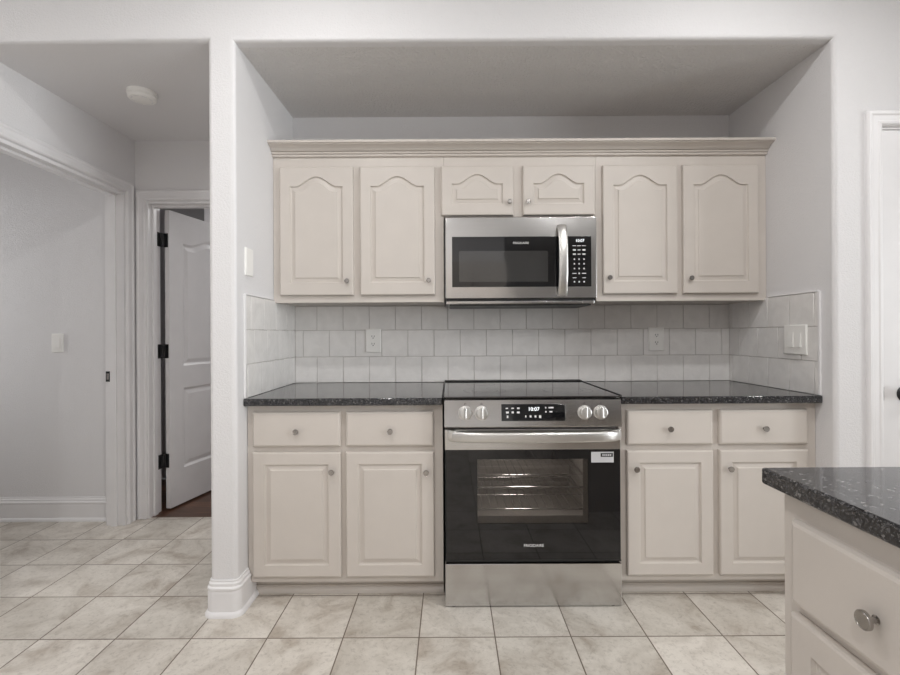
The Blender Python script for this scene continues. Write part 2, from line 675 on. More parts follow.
CAS = [(0, 0), (.004, .012), (.010, .017), (.018, .0175), (.024, .014), (.044, .014), (.050, .018), (.060, .018), (.066, .012), (.066, 0)]


def casing(name, f, a0, a1, ztop, lab, left=True, right=True):
    """mitred casing round an opening; f(a, z, d) -> world"""
    mb = MB()
    if not left:
        mb.rings([[f(a1 + o, 0, d) for o, d in CAS], [f(a1 + o, ztop + o, d) for o, d in CAS], [f(a0, ztop + o, d) for o, d in CAS]], True, True)
    else:
        rs = []
        for (a, z, da, dz) in ((a0, 0, -1, 0), (a0, ztop, -1, 1), (a1, ztop, 1, 1), (a1, 0, 1, 0)):
            rs.append([f(a + da * o, z + dz * o, d) for o, d in CAS])
        mb.rings(rs, True, True)
    o = mb.build(name, M['trim'], None, 25)
    return struct(o, lab, 'door trim')


# cased opening on the hall left wall
casing('trim_1', lambda a, z, d: (HX + d, a, z), OY0 + .003, OY1 + .004, OZ + .004, 'white moulded casing round the hall side opening', left=False)
mb = MB()
mb.box(JX - .004, HX + .004, OY1 - .012, OY1 + .004, 0, OZ).box(JX - .004, HX + .004, OY0 - .004, OY0 + .012, 0, OZ).box(JX - .004, HX + .004, OY0 + .012, OY1 - .012, OZ - .016, OZ)
mb.box(HX - .075, HX - .04, OY1 - .024, OY1 - .012, 0, OZ - .016).box(HX - .075, HX - .04, OY0 + .012, OY1 - .024, OZ - .028, OZ - .016)
jm = struct(mb.build('trim_2', M['trim']), 'white jamb lining of the hall side opening', 'door jamb')
mb = MB().box(HX - .108, HX - .082, OY1 - .0145, OY1 - .012, .875, .938, .001)
sp = mb.build('strike_plate', M['black_metal'], jm)
sp['label'] = 'black latch plate on the white jamb'
MB().box(HX - .102, HX - .088, OY1 - .0152, OY1 - .0144, .888, .925).build('latch_hole', M['nickel'], sp)
# door frame at the end of the hall
casing('trim_3', lambda a, z, d: (a, HE - d, z), EX0 + .006, EX1 - .006, EZ + .004, 'white moulded casing round the open panel door')
mb = MB()
mb.box(EX0 - .001, EX0 + .013, HE - .003, HE + .118, 0, EZ).box(EX1 - .013, EX1, HE - .003, HE + .118, 0, EZ).box(EX0 + .013, EX1 - .013, HE - .003, HE + .118, EZ - .013, EZ)
mb.box(EX0 + .013, EX0 + .024, HE + .035, HE + .07, 0, EZ - .013).box(EX0 + .024, EX1 - .013, HE + .035, HE + .07, EZ - .024, EZ - .013)
struct(mb.build('trim_4', M['trim']), 'white jamb lining of the hall end doorway', 'door jamb')
# frame of the right-hand door
casing('trim_5', lambda a, z, d: (a, YF - d, z), DX0 - .002, DX1 + .002, DZ + .002, 'white moulded casing round the closed right door')
mb = MB()
mb.box(DX0 - .001, DX0 + .004, YF - .002, YF + WD + .002, 0, DZ).box(DX1 - .004, DX1, YF - .002, YF + WD + .002, 0, DZ).box(DX0 + .004, DX1 - .004, YF - .002, YF + WD + .002, DZ - .006, DZ)
struct(mb.build('trim_6', M['trim']), 'white jamb lining of the closed right door', 'door jamb')

# doors ---------------------------------------------------------------


def slab_door(f, w, h, t=.035):
    """two-panel moulded door, arched top panel"""
    mb = MB()
    st = .115
    for v0, v1, bot, top, rise in ((0, .86, .24, .075, 0), (.86, h, .075, .20, .055)):
        R = [[f(u, v0 + v, t) for u, v in contour(0, w, 0, v1 - v0, 0)]]

        def pr(i, d, k):
            R.append([f(u, v0 + v, d) for u, v in contour(st + i, w - st - i, bot + i, v1 - v0 - top - i, rise * k)])
        pr(0, t, 1)
        pr(.006, t - .004, 1)
        pr(.014, t - .009, 1)
        pr(.022, t - .009, 1)
        pr(.045, t - .003, .95)
        pr(.05, t - .003, .95)
        mb.rings(R, False, True)
    c = [(0, 0), (w, 0), (w, h), (0, h)]
    mb.rings([[f(u, v, t) for u, v in c], [f(u, v, 0) for u, v in c]], False, True)
    bmesh.ops.remove_doubles(mb.bm, verts=mb.bm.verts, dist=.0001)
    return mb


ang = math.radians(12.5)
dU = Vector((math.sin(ang), math.cos(ang)))     # along the leaf
dN = Vector((math.cos(ang), -math.sin(ang)))    # the face we see
L0 = Vector((-1.8835, 3.083))


def f_leaf(u, v, d):
    p = L0 + dU * u + dN * d
    return (p.x, p.y, v + .012)


d1 = slab_door(f_leaf, .755, EZ - .03).build('door_1', M['trim'], None, 1)
struct(d1, 'white arched panel door standing open at the hall end', 'door')
for zc in (.327, 1.050, 1.783):
    jx, jy = EX0 + .013, HE + .118
    k = Vector((jx + .008, jy + .010))
    a = L0 - dU * .0022
    q = L0 + dN * .026 - dU * .0022
    hh = .046
    mb = MB().box(jx, jx + .002, jy - .040, jy - .002, zc - hh, zc + hh)          # plate on the jamb
    mb.lathe([(0, -hh), (.0075, -hh), (.0075, hh), (0, hh)], (k.x, k.y, zc), (0, 0, 1), 14)
    for p0, p1 in (((jx + .001, jy - .002), (k.x, k.y)), ((k.x, k.y), (a.x, a.y)), ((a.x, a.y), (q.x, q.y))):
        d = (Vector(p1) - Vector(p0)).normalized() * .0011
        p = [(p0[0] - d.y, p0[1] + d.x), (p1[0] - d.y, p1[1] + d.x), (p1[0] + d.y, p1[1] - d.x), (p0[0] + d.y, p0[1] - d.x)]
        mb.prism(p, lambda x, y: (x, y, zc - hh), lambda x, y: (x, y, zc + hh))
    hg = mb.build('hinge', M['black_metal'], d1)
    hg['label'] = 'black hinge on the white door edge'
mb = MB()
p1 = f_leaf(.70, .90, .035)
mb.lathe([(0, 0), (.032, 0), (.032, .006), (.012, .012), (.011, .03), (.026, .04), (.028, .052), (.02, .062), (0, .064)], p1, (dN.x, dN.y, 0), 20)
mb.build('door_knob', M['black_metal'], d1)

f_r = lambda u, v, d: (DX0 + .007 + u, YF + .0365 - d, .008 + v)
d2 = slab_door(f_r, DX1 - DX0 - .014, DZ - .0165).build('door_2', M['trim'], None, 1)
struct(d2, 'closed white door with round black knob', 'door')
kz = H - (395.8 - 334) / 241
mb = MB().lathe([(0, 0), (.033, 0), (.033, .004), (.029, .009), (.014, .012), (.012, .03), (.018, .036), (.028, .044), (.030, .054), (.026, .064), (.014, .069), (0, .07)], (1.873, YF + .0018, kz), (0, -1, 0), 28)
dk = mb.build('door_knob', M['black_metal'], d2)
dk['label'] = 'round black knob on the white door'
MB().box(DX0 + .0042, DX0 + .0082, YF + .0012, YF + .026, kz - .028, kz + .028).build('latch', M['black_metal'], d2)

# ------------------------------------------------------------------ wall cabinets
YU = 2.334          # face of the frames
T = .019
UZ0, UZ1 = 1.314, 2.055


def carcass(root, x0, x1, z0, z1, y, doors, fixz=()):
    """face frame from the door rectangles, box behind"""
    MB().box(x0, x1, y + .019, YB - .002, z0, z1).build('carcass', M['cab'], root)
    mb = MB()
    zs0, zs1 = min(d[2] for d in doors), max(d[3] for d in doors)
    xs = sorted({d[0] for d in doors} | {d[1] for d in doors})
    mb.box(x0, x1, y, y + .0185, z0, zs0 + .012)
    mb.box(x0, x1, y, y + .0185, zs1 - .012, z1)
    cur = x0
    cols = sorted({(d[0], d[1]) for d in doors})
    for (a, c) in cols:
        mb.box(cur, a + .012, y, y + .0185, zs0 + .012, zs1 - .012)
        cur = c - .012
    mb.box(cur, x1, y, y + .0185, zs0 + .012, zs1 - .012)
    rails = fixz
    for z in rails:
        for (a, c) in cols:
            mb.box(a + .012, c - .012, y, y + .0185, z - .012, z + .012)
    return mb.build('face_frame', M['cab'], root)


def upper(label, x0, x1, z0, doors, knobs, shoulder, rise, stile=.044, bot=.05, name='wall_cabinet'):
    root = thing(name, label, 'cabinet', ((x0 + x1) / 2, YU, z0), 'kitchen wall cabinets')
    carcass(root, x0, x1, z0, UZ1, YU, doors)
    for (a, c, zb, zt), (kx, kz) in zip(doors, knobs):
        d = front(MB(), face_y(a, zb, YU - .0006), c - a, zt - zb, stile, shoulder, bot, rise, T).build('door', M['cab'], root, 14)
        knob(d, kx, YU - T - .0004, kz, k=.72)
    return root


s_d = 466 / (YU - T)
zz = lambda yu, s=s_d: H + (334 - yu) / s
Zb, Zt = zz(294.7), zz(165.9)
upper('two-door arched wall cabinet left of the microwave', XL + .002, -.0285, UZ0,
      [(-.845, -.478, Zb, Zt), (-.4445, -.073, Zb, Zt)],
      [(-.508, zz(280.5)), (-.104, zz(280.5))], .098, .049, .052, .062)
upper('two-door arched wall cabinet right of the microwave', .7335, XR - .002, UZ0,
      [(.764, 1.134, Zb, Zt), (1.162, 1.539, Zb, Zt)],
      [(.792, zz(278.7)), (1.196, zz(279.5))], .098, .049, .052, .062)
Zs = zz(215.4)
upper('short two-door arched wall cabinet directly above the microwave', -.0275, .7325, zz(217.2, 199.7),
      [(-.04, .3185, Zs, Zt), (.3665, .7225, Zs, Zt)],
      [(.298, zz(202.5)), (.391, zz(202.5))], .088, .047, .052, .056)
# the knobs of the short cabinet are set by the photograph above

CROWN = [(0, 2.047), (.010, 2.047), (.013, 2.051), (.013, 2.056), (.010, 2.058), (.017, 2.059), (.020, 2.063), (.020, 2.067), (.017, 2.069), (.027, 2.070), (.031, 2.076), (.039, 2.083), (.051, 2.088), (.063, 2.090), (.063, 2.093), (.071, 2.095), (.072, 2.106), (0, 2.106)]
cz = [(o, z - .006) for o, z in CROWN]
mb = MB().sweep([(XL + .001, YU - .0005), (XR - .001, YU - .0005)], cz)
mb.box(XL + .001, XR - .001, YU, YB - .002, UZ1 + .0005, UZ1 + .02)
tag(mb.build('crown_molding', M['cab'], None, 28), 'greige crown moulding running along the tops of the wall cabinets', 'moulding')

# ------------------------------------------------------------------ base cabinets
YBF = 2.025
s_b = 466 / (YBF - T)
zb_ = lambda y: H + (334 - y) / s_b
CT = .882


def base_cab(label, x0, x1, cols, dk, kk):
    root = thing('base_cabinet', label, 'cabinet', ((x0 + x1) / 2, YBF, 0), 'kitchen base cabinets')
    z0 = H + (334 - 581.0) / (466 / YBF)
    zd0, zd1 = zb_(576.8), zb_(451.7)
    zr0, zr1 = zb_(446.2), zb_(411.3)
    fronts = [(a, c, zd0, zr1) for a, c in cols]
    carcass(root, x0, x1, z0, CT - .033, YBF, fronts, ((zd1 + zr0) / 2,))
    mb = MB().box(x0, x1, 2.092, 2.112, .001, z0)
    mb.build('toe_kick', M['cab'], root)
    mb = MB().sweep([(x0, 2.0915), (x1, 2.0915)], [(0, .001), (.016, .001), (.016, .012), (.012, .022), (.006, .028), (.006, .034), (0, .036)])
    mb.build('shoe_molding', M['cab'], root)
    for i, (a, c) in enumerate(cols):
        d = front(MB(), face_y(a, zd0, YBF - .0006), c - a, zd1 - zd0, .052, t=T).build('door', M['cab'], root, 14)
        knob(d, kk[i][0], YBF - T - .0004, kk[i][1], k=.76)
        w = front(MB(), face_y(a, zr0, YBF - .0006), c - a, zr1 - zr0, panel=False, t=T, bevel=.009).build('drawer', M['cab'], root, 24)
        knob(w, dk[i][0], YBF - T - .0004, dk[i][1], k=.76)
    return root


kx = lambda x: (x - 450) / (s_b * 1.01)
base_cab('greige base cabinet left of the range, two drawers over two doors', XL + .002, -.034,
         [(-.855, -.4745), (-.452, -.072)],
         [(kx(294.5), zb_(430.6)), (kx(389.3), zb_(430.7))],
         [(kx(330), zb_(471.0)), (kx(425.2), zb_(471.8))])
base_cab('greige base cabinet right of the range, partly behind the island', .731, XR - .002,
         [(.760, 1.131), (1.16, 1.542)],
         [(kx(671), zb_(429.9)), (kx(766.7), zb_(430))],
         [(kx(636.8), zb_(469.8)), (kx(731.5), zb_(470))])

# countertops
for x0, x1, lab in ((XL + .001, -.0335, 'black granite countertop left of the range'), (.7275, XR - .001, 'black granite countertop right of the range')):
    mb = MB().box(x0, x1, 1.983, YB - .001, CT - .032, CT, .005, 3)
    tag(mb.build('countertop', M['granite'], None), lab, 'countertop', 'granite countertops')

# ------------------------------------------------------------------ backsplash
mb = MB()
P, PZ = .1477, .150
TT = .009
G = .0016
z0s, z1s = CT + .001, UZ0 - .001
mb.box(XL + .003, XR - .003, YB - .005, YB - .0005, z0s, z1s, mi=1)
mb.box(XL + .0005, XL + .0045, 1.998, YB - .005, z0s, UZ0 + .012, mi=1)
mb.box(XR - .0045, XR - .0005, 1.998, YB - .005, z0s, UZ0 + .012, mi=1)


def tile(f, a0, a1, c0, c1):
    if a1 - a0 < .012 or c1 - c0 < .012:
        return
    t1, t2 = random.uniform(-.0025, .0025), random.uniform(-.0025, .0025)
    am, cm = (a0 + a1) / 2, (c0 + c1) / 2
    R = []
    for i, d in ((0, .001), (0, TT - .0018), (.0006, TT - .0006), (.002, TT)):
        R.append([f(a, c, d + ((a - am) * t1 + (c - cm) * t2 if d > .002 else 0)) for a, c in ((a0 + i, c0 + i), (a1 - i, c0 + i), (a1 - i, c1 - i), (a0 + i, c1 - i))])
    mb.rings(R, True, True)


def tiles(f, A0, A1, off, ztop):
    for r_ in range(3):
        zb0 = .8775 + r_ * PZ
        zb1 = min(zb0 + PZ, ztop)
        zb0 = max(zb0, CT - .0005)
        o = off[r_]
        k = math.floor((A0 - o) / P)
        while o + k * P < A1:
            a0, a1 = max(A0, o + k * P), min(A1, o + (k + 1) * P)
            tile(f, a0 + G, a1 - G, zb0 + G, zb1 - G)
            k += 1


tiles(lambda a, c, d: (a, YB - d, c), XL + TT, XR - TT, (-.751, -.829, -.751), UZ0 - .001)
tiles(lambda a, c, d: (XL + d, a, c), 2.000, YB - .002, (2.31, 2.38, 2.344), UZ0 + .012)
tiles(lambda a, c, d: (XR - d, a, c), 2.000, YB - .002, (2.168, 2.243, 2.168), UZ0 + .012)
sp = mb.build('tile_backsplash', [M['splash'], M['grout']], None, 50)
tag(sp, 'grey glazed square tile backsplash in a running bond behind the counters', 'backsplash')
for x0, x1, y in ((XL + .0005, XL + .0105, 1.988), (XR - .0105, XR - .0005, 1.988)):
    m2 = MB().box(x0, x1, y, y + .0115, z0s, UZ0 + .014, .002)
    m2.box(x0, x1, y + .0115, YU - .004 if 0 else 2.31, UZ0 + .0125, UZ0 + .0155 + .003, .001)
    m2.build('edge_trim', M['trim'], sp)

# ------------------------------------------------------------------ outlets and switches


def plate(mb, f, w, h, t=.009):
    c = lambda i: [(-w / 2 + i, -h / 2 + i), (w / 2 - i, -h / 2 + i), (w / 2 - i, h / 2 - i), (-w / 2 + i, h / 2 - i)]
    mb.rings([[f(u, v, d) for u, v in c(i)] for i, d in ((0, 0), (0, t * .55), (.003, t * .9), (.006, t))], True, True)
    return mb


def fbox(mb, f, u0, u1, v0, v1, d0, d1, e=.0015):
    c = lambda i: [(u0 + i, v0 + i), (u1 - i, v0 + i), (u1 - i, v1 - i), (u0 + i, v1 - i)]
    mb.rings([[f(u, v, d) for u, v in c(i)] for i, d in ((0, d0), (0, d1 - e * .5), (e, d1))], True, True)
    return mb


def outlet(x, z, lab):
    y = YB - TT - .0012
    f = lambda u, v, d: (x + u, y - d, z + v)
    root = thing('wall_outlet', lab, 'outlet', (x, y, z), 'duplex outlets on the backsplash')
    plate(MB(), f, .086, .132).build('cover_plate', M['white_plastic'], root)
    for s in (1, -1):
        mb = MB()
        vc = s * .021
        pts = [(.0165 * math.cos(a) * 1.0, vc + max(-.0125, min(.0125, .0175 * math.sin(a)))) for a in [2 * PI * k / 28 for k in range(28)]]
        mb.rings([[f(u, v, d) for u, v in pts] for d in (.0085, .0108)], True, True)
        rc = mb.build('receptacle', M['white_plastic'], root)
        mb = MB()
        fbox(mb, f, -.0078, -.0052, vc - .001, vc + .008, .0104, .0111, .0001)
        fbox(mb, f, .0052, .0078, vc - .001, vc + .008, .0104, .0111, .0001)
        fbox(mb, f, -.0025, .0025, vc - .009, vc - .004, .0104, .0111, .0001)
        mb.build('slot', M['dark'], rc)
    MB().lathe([(0, .0085), (.003, .0085), (.003, .0096), (0, .0098)], (x, y, z), (0, -1, 0), 10).build('screw', M['white_plastic'], root)


outlet((373.2 - 450) / 177.6, H + (334 - 340.2) / 177.6, 'white duplex outlet on the tile left of the range')
outlet((656.2 - 450) / 177.6, H + (334 - 340.2) / 177.6, 'white duplex outlet on the tile right of the range')


def rocker_switch(name, lab, f, loc, w, h, offs, grp=None):
    root = thing(name, lab, 'switch', loc, grp)
    plate(MB(), f, w, h).build('cover_plate', M['white_plastic'], root)
    for o in offs:
        fr = fbox(MB(), f, o - .0185, o + .0185, -.035, .035, .0085, .0098, .0006).build('rocker_frame', M['white_plastic'], root)
        mb = MB()
        mb.rings([[f(o + u, v, d) for u, v, d in ((-.0165, -.033, .009), (.0165, -.033, .009), (.0165, .033, .009), (-.0165, .033, .009))],
                  [f(o + u, v, d) for u, v, d in ((-.0165, -.033, .0150), (.0165, -.033, .0150), (.0165, .033, .0102), (-.0165, .033, .0102))]], True, True)
        mb.build('rocker', M['white_plastic'], root)
    return root


yc, zc = 2.121, 1.1535 - .0345
rocker_switch('light_switch', 'white double rocker switch on the tiled right alcove wall', lambda u, v, d: (XR - TT - .002 - d, yc - u, zc + v), (XR - TT - .002, yc, zc), .136, .135, (-.023, .023))
xs_, zs_ = (58 - 450) / 159.6, H + (334 - 340.9) / 159.6
rocker_switch('light_switch', 'white single rocker switch on the side room wall', lambda u, v, d: (xs_ + u, 2.9195 - d, zs_ + v), (xs_, 2.9195, zs_), .072, .117, (0,))
yl, zl = 2.043, 1.473
root = thing('wall_cover_plate', 'small blank white cover plate high on the left alcove wall', 'cover plate', (XL, yl, zl))
f = lambda u, v, d: (XL + .0001 + d, yl + u, zl + v)
plate(MB(), f, .074, .120, .008).build('cover_plate', M['white_plastic'], root)
for v in (-.042, .042):
    MB().lathe([(0, .007), (.003, .007), (.003, .0085), (0, .009)], f(0, v, 0), (1, 0, 0), 10).build('screw', M['white_plastic'], root)

# smoke detector
root = thing('smoke_detector', 'round white smoke detector on the hall ceiling', 'smoke detector', (-1.537, 2.336, ZC))
c = (-1.537, 2.336, ZC - .0120)
MB().lathe([(0, -.004), (.067, -.004), (.067, .016), (.065, .019), (0, .019)], c, (0, 0, -1), 40).build('base', M['white_plastic'], root)
MB().lathe([(.064, .0192), (.064, .030), (.057, .038), (.040, .041), (.02, .042), (0, .042)], c, (0, 0, -1), 40).build('cover', M['white_plastic'], root)
mb = MB()
for k in range(8):
    a = 2 * PI * k / 8
    p = [(c[0] + (.043 * math.cos(a + s)), c[1] + (.043 * math.sin(a + s))) for s in (-.25, .25)] + [(c[0] + (.049 * math.cos(a + s)), c[1] + (.049 * math.sin(a + s))) for s in (.25, -.25)]
    mb.prism(p, lambda x, y: (x, y, c[2] - .0410), lambda x, y: (x, y, c[2] - .036))
mb.build('vent_slots', M['grey_print'], root)

# ------------------------------------------------------------------ range
RX0, RX1 = -.0255, .7190
YR = 1.968                     # door face
s_r = 466 / YR
zr = lambda y: H + (334 - y) / s_r
rng = thing('electric_range', 'stainless slide-in electric range with a black glass oven door', 'range', ((RX0 + RX1) / 2, YR, 0))
# hollow body with the oven cavity
CX0, CX1, CZ0, CZ1 = .06, .645, .30, .69
mb = MB()
mb.box(RX0 + .004, CX0, YR + .045, 2.60, .03, .86).box(CX1, RX1 - .004, YR + .045, 2.60, .03, .86)
mb.box(CX0, CX1, YR + .045, 2.60, .03, CZ0).box(CX0, CX1, YR + .045, 2.60, CZ1, .86).box(CX0, CX1, 2.54, 2.60, CZ0, CZ1)
bd = mb.build('body', M['enamel'], rng)
mb = MB()
for i in range(9):                  # ribbed cavity back and rack rails
    z = CZ0 + .03 + i * .042
    mb.box(CX0, CX1, 2.53, 2.54, z, z + .02, .004)
mb.build('cavity_ribs', M['enamel'], bd)
for x in (RX0 + .035, RX1 - .035):
    for y in (YR + .02, 2.55):
        MB().lathe([(0, 0), (.018, 0), (.018, .004), (.009, .006), (.009, .032), (0, .032)], (x, y, .0005), (0, 0, 1), 14).build('levelling_foot', M['black_plastic'], rng)
# cooktop
mb = MB().box(RX0 - .0055, RX1 + .0070, 1.966, 2.60, CT + .0012, CT + .007, .002)
ck = mb.build('cooktop', M['cooktop'], rng)
for x in (RX0 - .0055, RX1 + .0025):
    MB().box(x, x + .0045, 1.968, 2.60, CT + .0072, CT + .0105, .001).build('side_trim', M['black_plastic'], ck)
for (x, y, rr) in ((.16, 2.17, .10), (.545, 2.17, .115), (.16, 2.44, .075), (.545, 2.44, .085)):
    for q in (rr, rr * .62):
        n = 48
        mb = MB().rings([[(x + rad * math.cos(2 * PI * k / n), y + rad * math.sin(2 * PI * k / n), CT + .0073) for k in range(n)] for rad in (q, q - .0016)], False, False)
        mb.build('burner_ring', M['burner'], ck)
mb = MB().box(RX0 - .0055, RX1 + .0070, 2.572, 2.618, CT + .007, CT + .0135, .002, 2)
mb.build('rear_vent_trim', M['black_plastic'], rng)
# control panel (slightly sloped)
zt_, zbm = .878, zr(427.2)
ytop, ybot = YR - .002, YR - .014
prof = [(ytop + .06, zt_), (ytop + .006, zt_), (ytop, zt_ - .005), (ybot, zbm + .004), (ybot + .004, zbm), (ytop + .06, zbm)]
mb = MB().prism(prof, lambda y, z: (RX0, y, z), lambda y, z: (RX1, y, z))
cp = mb.build('control_panel', M['steel'], rng)
sl = (ytop - ybot) / (zt_ - .005 - zbm - .004)
pf = lambda z: ybot + (z - zbm - .004) * sl
fpan = lambda u, v, d: (u, pf(v) - d, v)
s_p = 466 / (YR - .008)
X = lambda x: (x - 450) / s_p
Zp = lambda y: H + (334 - y) / s_p
ds = fbox(MB(), fpan, X(501), X(564.6), Zp(421.2), Zp(404.6), -.001, .0022, .0006).build('display', M['glass'], cp)
yd = pf(Zp(413)) - .0025
text('clock_digits', '10:07', .022, X(533.2), Zp(409.6), yd - .0003, M['digits'], ds, 1.0, .0003, sl)
mb = MB()
for (x, y, w, h) in ((506.5, 408.7, 2.4, 1.0), (512.2, 408.7, 2.8, 1.0), (517.8, 408.7, 2.6, 1.6), (506.8, 412.7, 2.8, 1.8), (512.2, 412.7, 2.2, 1.8), (517.8, 412.7, 2.8, 1.8),
                     (525.2, 416.7, 1.2, 2), (530, 416.7, 1.8, 2), (534.9, 416.7, 1.8, 2), (539.5, 417, 2.2, 2.6),
                     (545.3, 408.2, 1.2, 1.4), (550.6, 408.2, 5, 1.4), (545.4, 412.2, 1.4, 1.4), (550.4, 412.2, 3, 1.2), (507, 417, 1.6, 2.4)):
    fbox(MB(), fpan, X(x - w / 2), X(x + w / 2), Zp(y + h / 2), Zp(y - h / 2), .0020, .0026, .0001).build('button', M['grey_print'], ds)
for i, x in enumerate((464.8, 481.2, 584.2, 600.2)):
    o = Vector(fpan(X(x), Zp(413.2), 0))
    ax = Vector((0, -1, sl)).normalized()
    kn = MB().lathe([(0, 0), (.030, 0), (.030, .003), (.0245, .004), (.0238, .022), (.0225, .025), (.020, .0262), (0, .0266)], o, ax, 32)
    up = Vector((0, sl, 1)).normalized()
    p0, p1 = o + ax * .0268 - up * .021, o + ax * .0268 + up * .021
    kn.tube([p0, p0 + up * .004, p1 - up * .004, p1], .0062, .0065, up=ax, n=12)
    kb = kn.build('control_knob', M['steel_handle'], cp, 35)
    kb['label'] = 'round silver range knob'
    MB().tube([o + ax * .0332 + up * .012, o + ax * .0332 + up * .020], .0009, .0009, up=ax, n=6).build('pointer', M['dark'], kb)
    mb = MB()
    n = 20
    q = o + up * .037 + ax * .0006
    mb.rings([[q + Vector((rad * math.cos(2 * PI * k / n), 0, 0)) + up * (rad * math.sin(2 * PI * k / n)) for k in range(n)] for rad in (.0042, .0032)], False, False)
    mb.build('dial_mark', M['dark'], cp)
# oven door: steel top band, glass with a real window, handle
dz1, dzm, dz0 = zr(429.6), zr(450.2), zr(560.3)
door = thing('oven_door', '', '', (0, 0, 0))
del door['label'], door['category']
door.parent = rng
door.location = -rng.location
wx0, wx1, wz0, wz1 = X(476.6), X(588), zr(524), zr(459.5)


def sub(o, parent):
    return o


def build_in(mb, name, mat, angle=32):
    o = mb.build(name, mat, None, angle)
    o.parent = door
    return o


build_in(MB().box(RX0 + .001, RX1 - .001, YR - .001, YR + .042, dzm, dz1, .003), 'top_band', M['steel'])
mb = MB()
gx0, gx1 = RX0 + .003, RX1 - .003
mb.box(gx0, wx0, YR, YR + .042, dz0, dzm - .0005).box(wx1, gx1, YR, YR + .042, dz0, dzm - .0005)
mb.box(wx0, wx1, YR, YR + .042, dz0, wz0).box(wx0, wx1, YR, YR + .042, wz1, dzm - .0005)
build_in(mb, 'glass_panel', M['oven_glass'])
build_in(MB().box(wx0, wx1, YR + .0004, YR + .004, wz0, wz1), 'window', M['oven_window'])
mb = MB()       # window border print and inner frame
mb.box(wx1 - .022, wx1, YR + .0045, YR + .007, wz0, wz1).box(wx0, wx1 - .022, YR + .0045, YR + .007, wz0, wz0 + .032)
build_in(mb, 'inner_frame', plain('window_border_print', S(165, 160, 156), .5))
mb = MB().box(RX0 + .001, RX1 - .001, YR - .0015, YR + .04, dz0 - .007, dz0 - .0005, .001)
build_in(mb, 'bottom_trim', M['black_plastic'])
pts = []
for i in range(25):
    t = -1 + 2 * i / 24
    bow = .058 * (1 - abs(t) ** 6) ** .5 if abs(t) < 1 else 0
    pts.append((.3525 + t * .358, YR - .010 - bow * .6 - .012 * (1 - t * t), zr(436.2) + .004))
mb = MB().tube(pts, .009, .0215, up=(0, 0, 1), n=20, power=.75)
build_in(mb, 'handle', M['steel_handle'], 40)
for x in (RX0 + .03, RX1 - .03):
    mb = MB().box(x - .016, x + .016, YR - .030, YR - .001, zr(436.2) - .006, zr(436.2) + .028, .004)
    build_in(mb, 'handle_bracket', M['steel_handle'], 40)
t_ = text('brand_lettering', 'FRIGIDAIRE', .0165, X(533), zr(546), YR - .0008, M['grey_print'], None, 1.02, .0003)
t_.parent = door
mb = MB().box(X(591), X(613.6), YR - .0012, YR - .0003, zr(463.2), zr(452.6))
stk = build_in(mb, 'sticker', M['sticker'])
stk['label'] = 'white printed sticker on the black glass'
mb = MB().box(X(600.5), X(612.8), YR - .0018, YR - .0011, zr(457.6), zr(453.8))
mb.build('print', M['dark'], stk)
mb = MB()
for i in range(5):
    mb.box(X(602.2 + i * 1.9), X(603.4 + i * 1.9), YR - .0022, YR - .0017, zr(456.6), zr(454.8))
mb.build('print', M['sticker'], stk)
# storage drawer
mb = MB().box(RX0, RX1, YR - .004, YR + .04, zr(606.2), zr(563.6), .004)
dr = mb.build('storage_drawer', M['steel'], rng)

# oven racks


def oven_rack(z, lab):
    mb = MB()
    x0, x1, y0, y1 = CX0 + .004, CX1 - .004, YR + .075, 2.50
    mb.tube([(x0, y0, z), (x1, y0, z)], .0042, n=8).tube([(x0, y1, z), (x1, y1, z)], .0042, n=8)
    mb.tube([(x0 + .006, y0, z - .004), (x0 + .006, y1, z - .004)], .0035, n=8).tube([(x1 - .006, y0, z - .004), (x1 - .006, y1, z - .004)], .0035, n=8)
    mb.tube([(x0, y0 + .2, z - .006), (x1, y0 + .2, z - .006)], .003, n=8)
    for i in range(15):
        x = x0 + .04 + i * (x1 - x0 - .08) / 14
        mb.tube([(x, y0, z + .002), (x, y1, z + .002)], .0022, n=6)
    tag(mb.build('oven_rack', M['chrome'], None, 50), lab, 'oven rack', 'chrome wire racks in the oven')


s_k = 466 / (YR + .075)
oven_rack(H + (334 - 487.5) / s_k, 'upper chrome wire rack behind the oven window')
oven_rack(H + (334 - 509.5) / s_k, 'lower chrome wire rack behind the oven window')

# ------------------------------------------------------------------ microwave
YM = 2.300
s_m = 466 / YM
XM = lambda x: (x + .5 - 450) / s_m
ZM = lambda y: H + (334 - y - .3) / s_m
mw = thing('microwave', 'stainless over-the-range microwave with a black glass door', 'microwave', (.353, YM, 1.32))
mx0, mx1 = -.0215, .727
mz0, mz1 = ZM(298.4), ZM(216.8)
MB().box(mx0 + .003, mx1 - .003, YM + .032, YB - .012, mz0 - .026, mz1 - .003, .003).build('body', M['steel'], mw)
mb = MB()
dsplit = XM(565.8)
mb.box(mx0, mx1, YM + .002, YM + .031, mz0, mz1, .004, 3)
fr = mb.build('front_frame', M['steel'], mw)
gz0, gz1 = ZM(286.9), ZM(236.6)
MB().box(XM(452), dsplit - .0008, YM - .0015, YM + .006, gz0, gz1, .0012).build('door_glass', M['glass'], mw)
w = MB().box(XM(459), XM(547.8), YM - .0021, YM - .001, ZM(281.8), ZM(251)).build('window', M['mw_window'], mw)
text('brand_lettering', 'FRIGIDAIRE', .0155, XM(520.8), ZM(243.2), YM - .002, M['grey_print'], mw, 1.0, .0002)
cpm = MB().box(dsplit + .0008, XM(591.2), YM - .0015, YM + .006, gz0, gz1, .0012).build('control_panel', M['glass'], mw)
text('clock_digits', '10:07', .020, XM(579.8), ZM(241.2), YM - .0022, M['digits'], cpm, 1.0, .0003)
mb = MB()
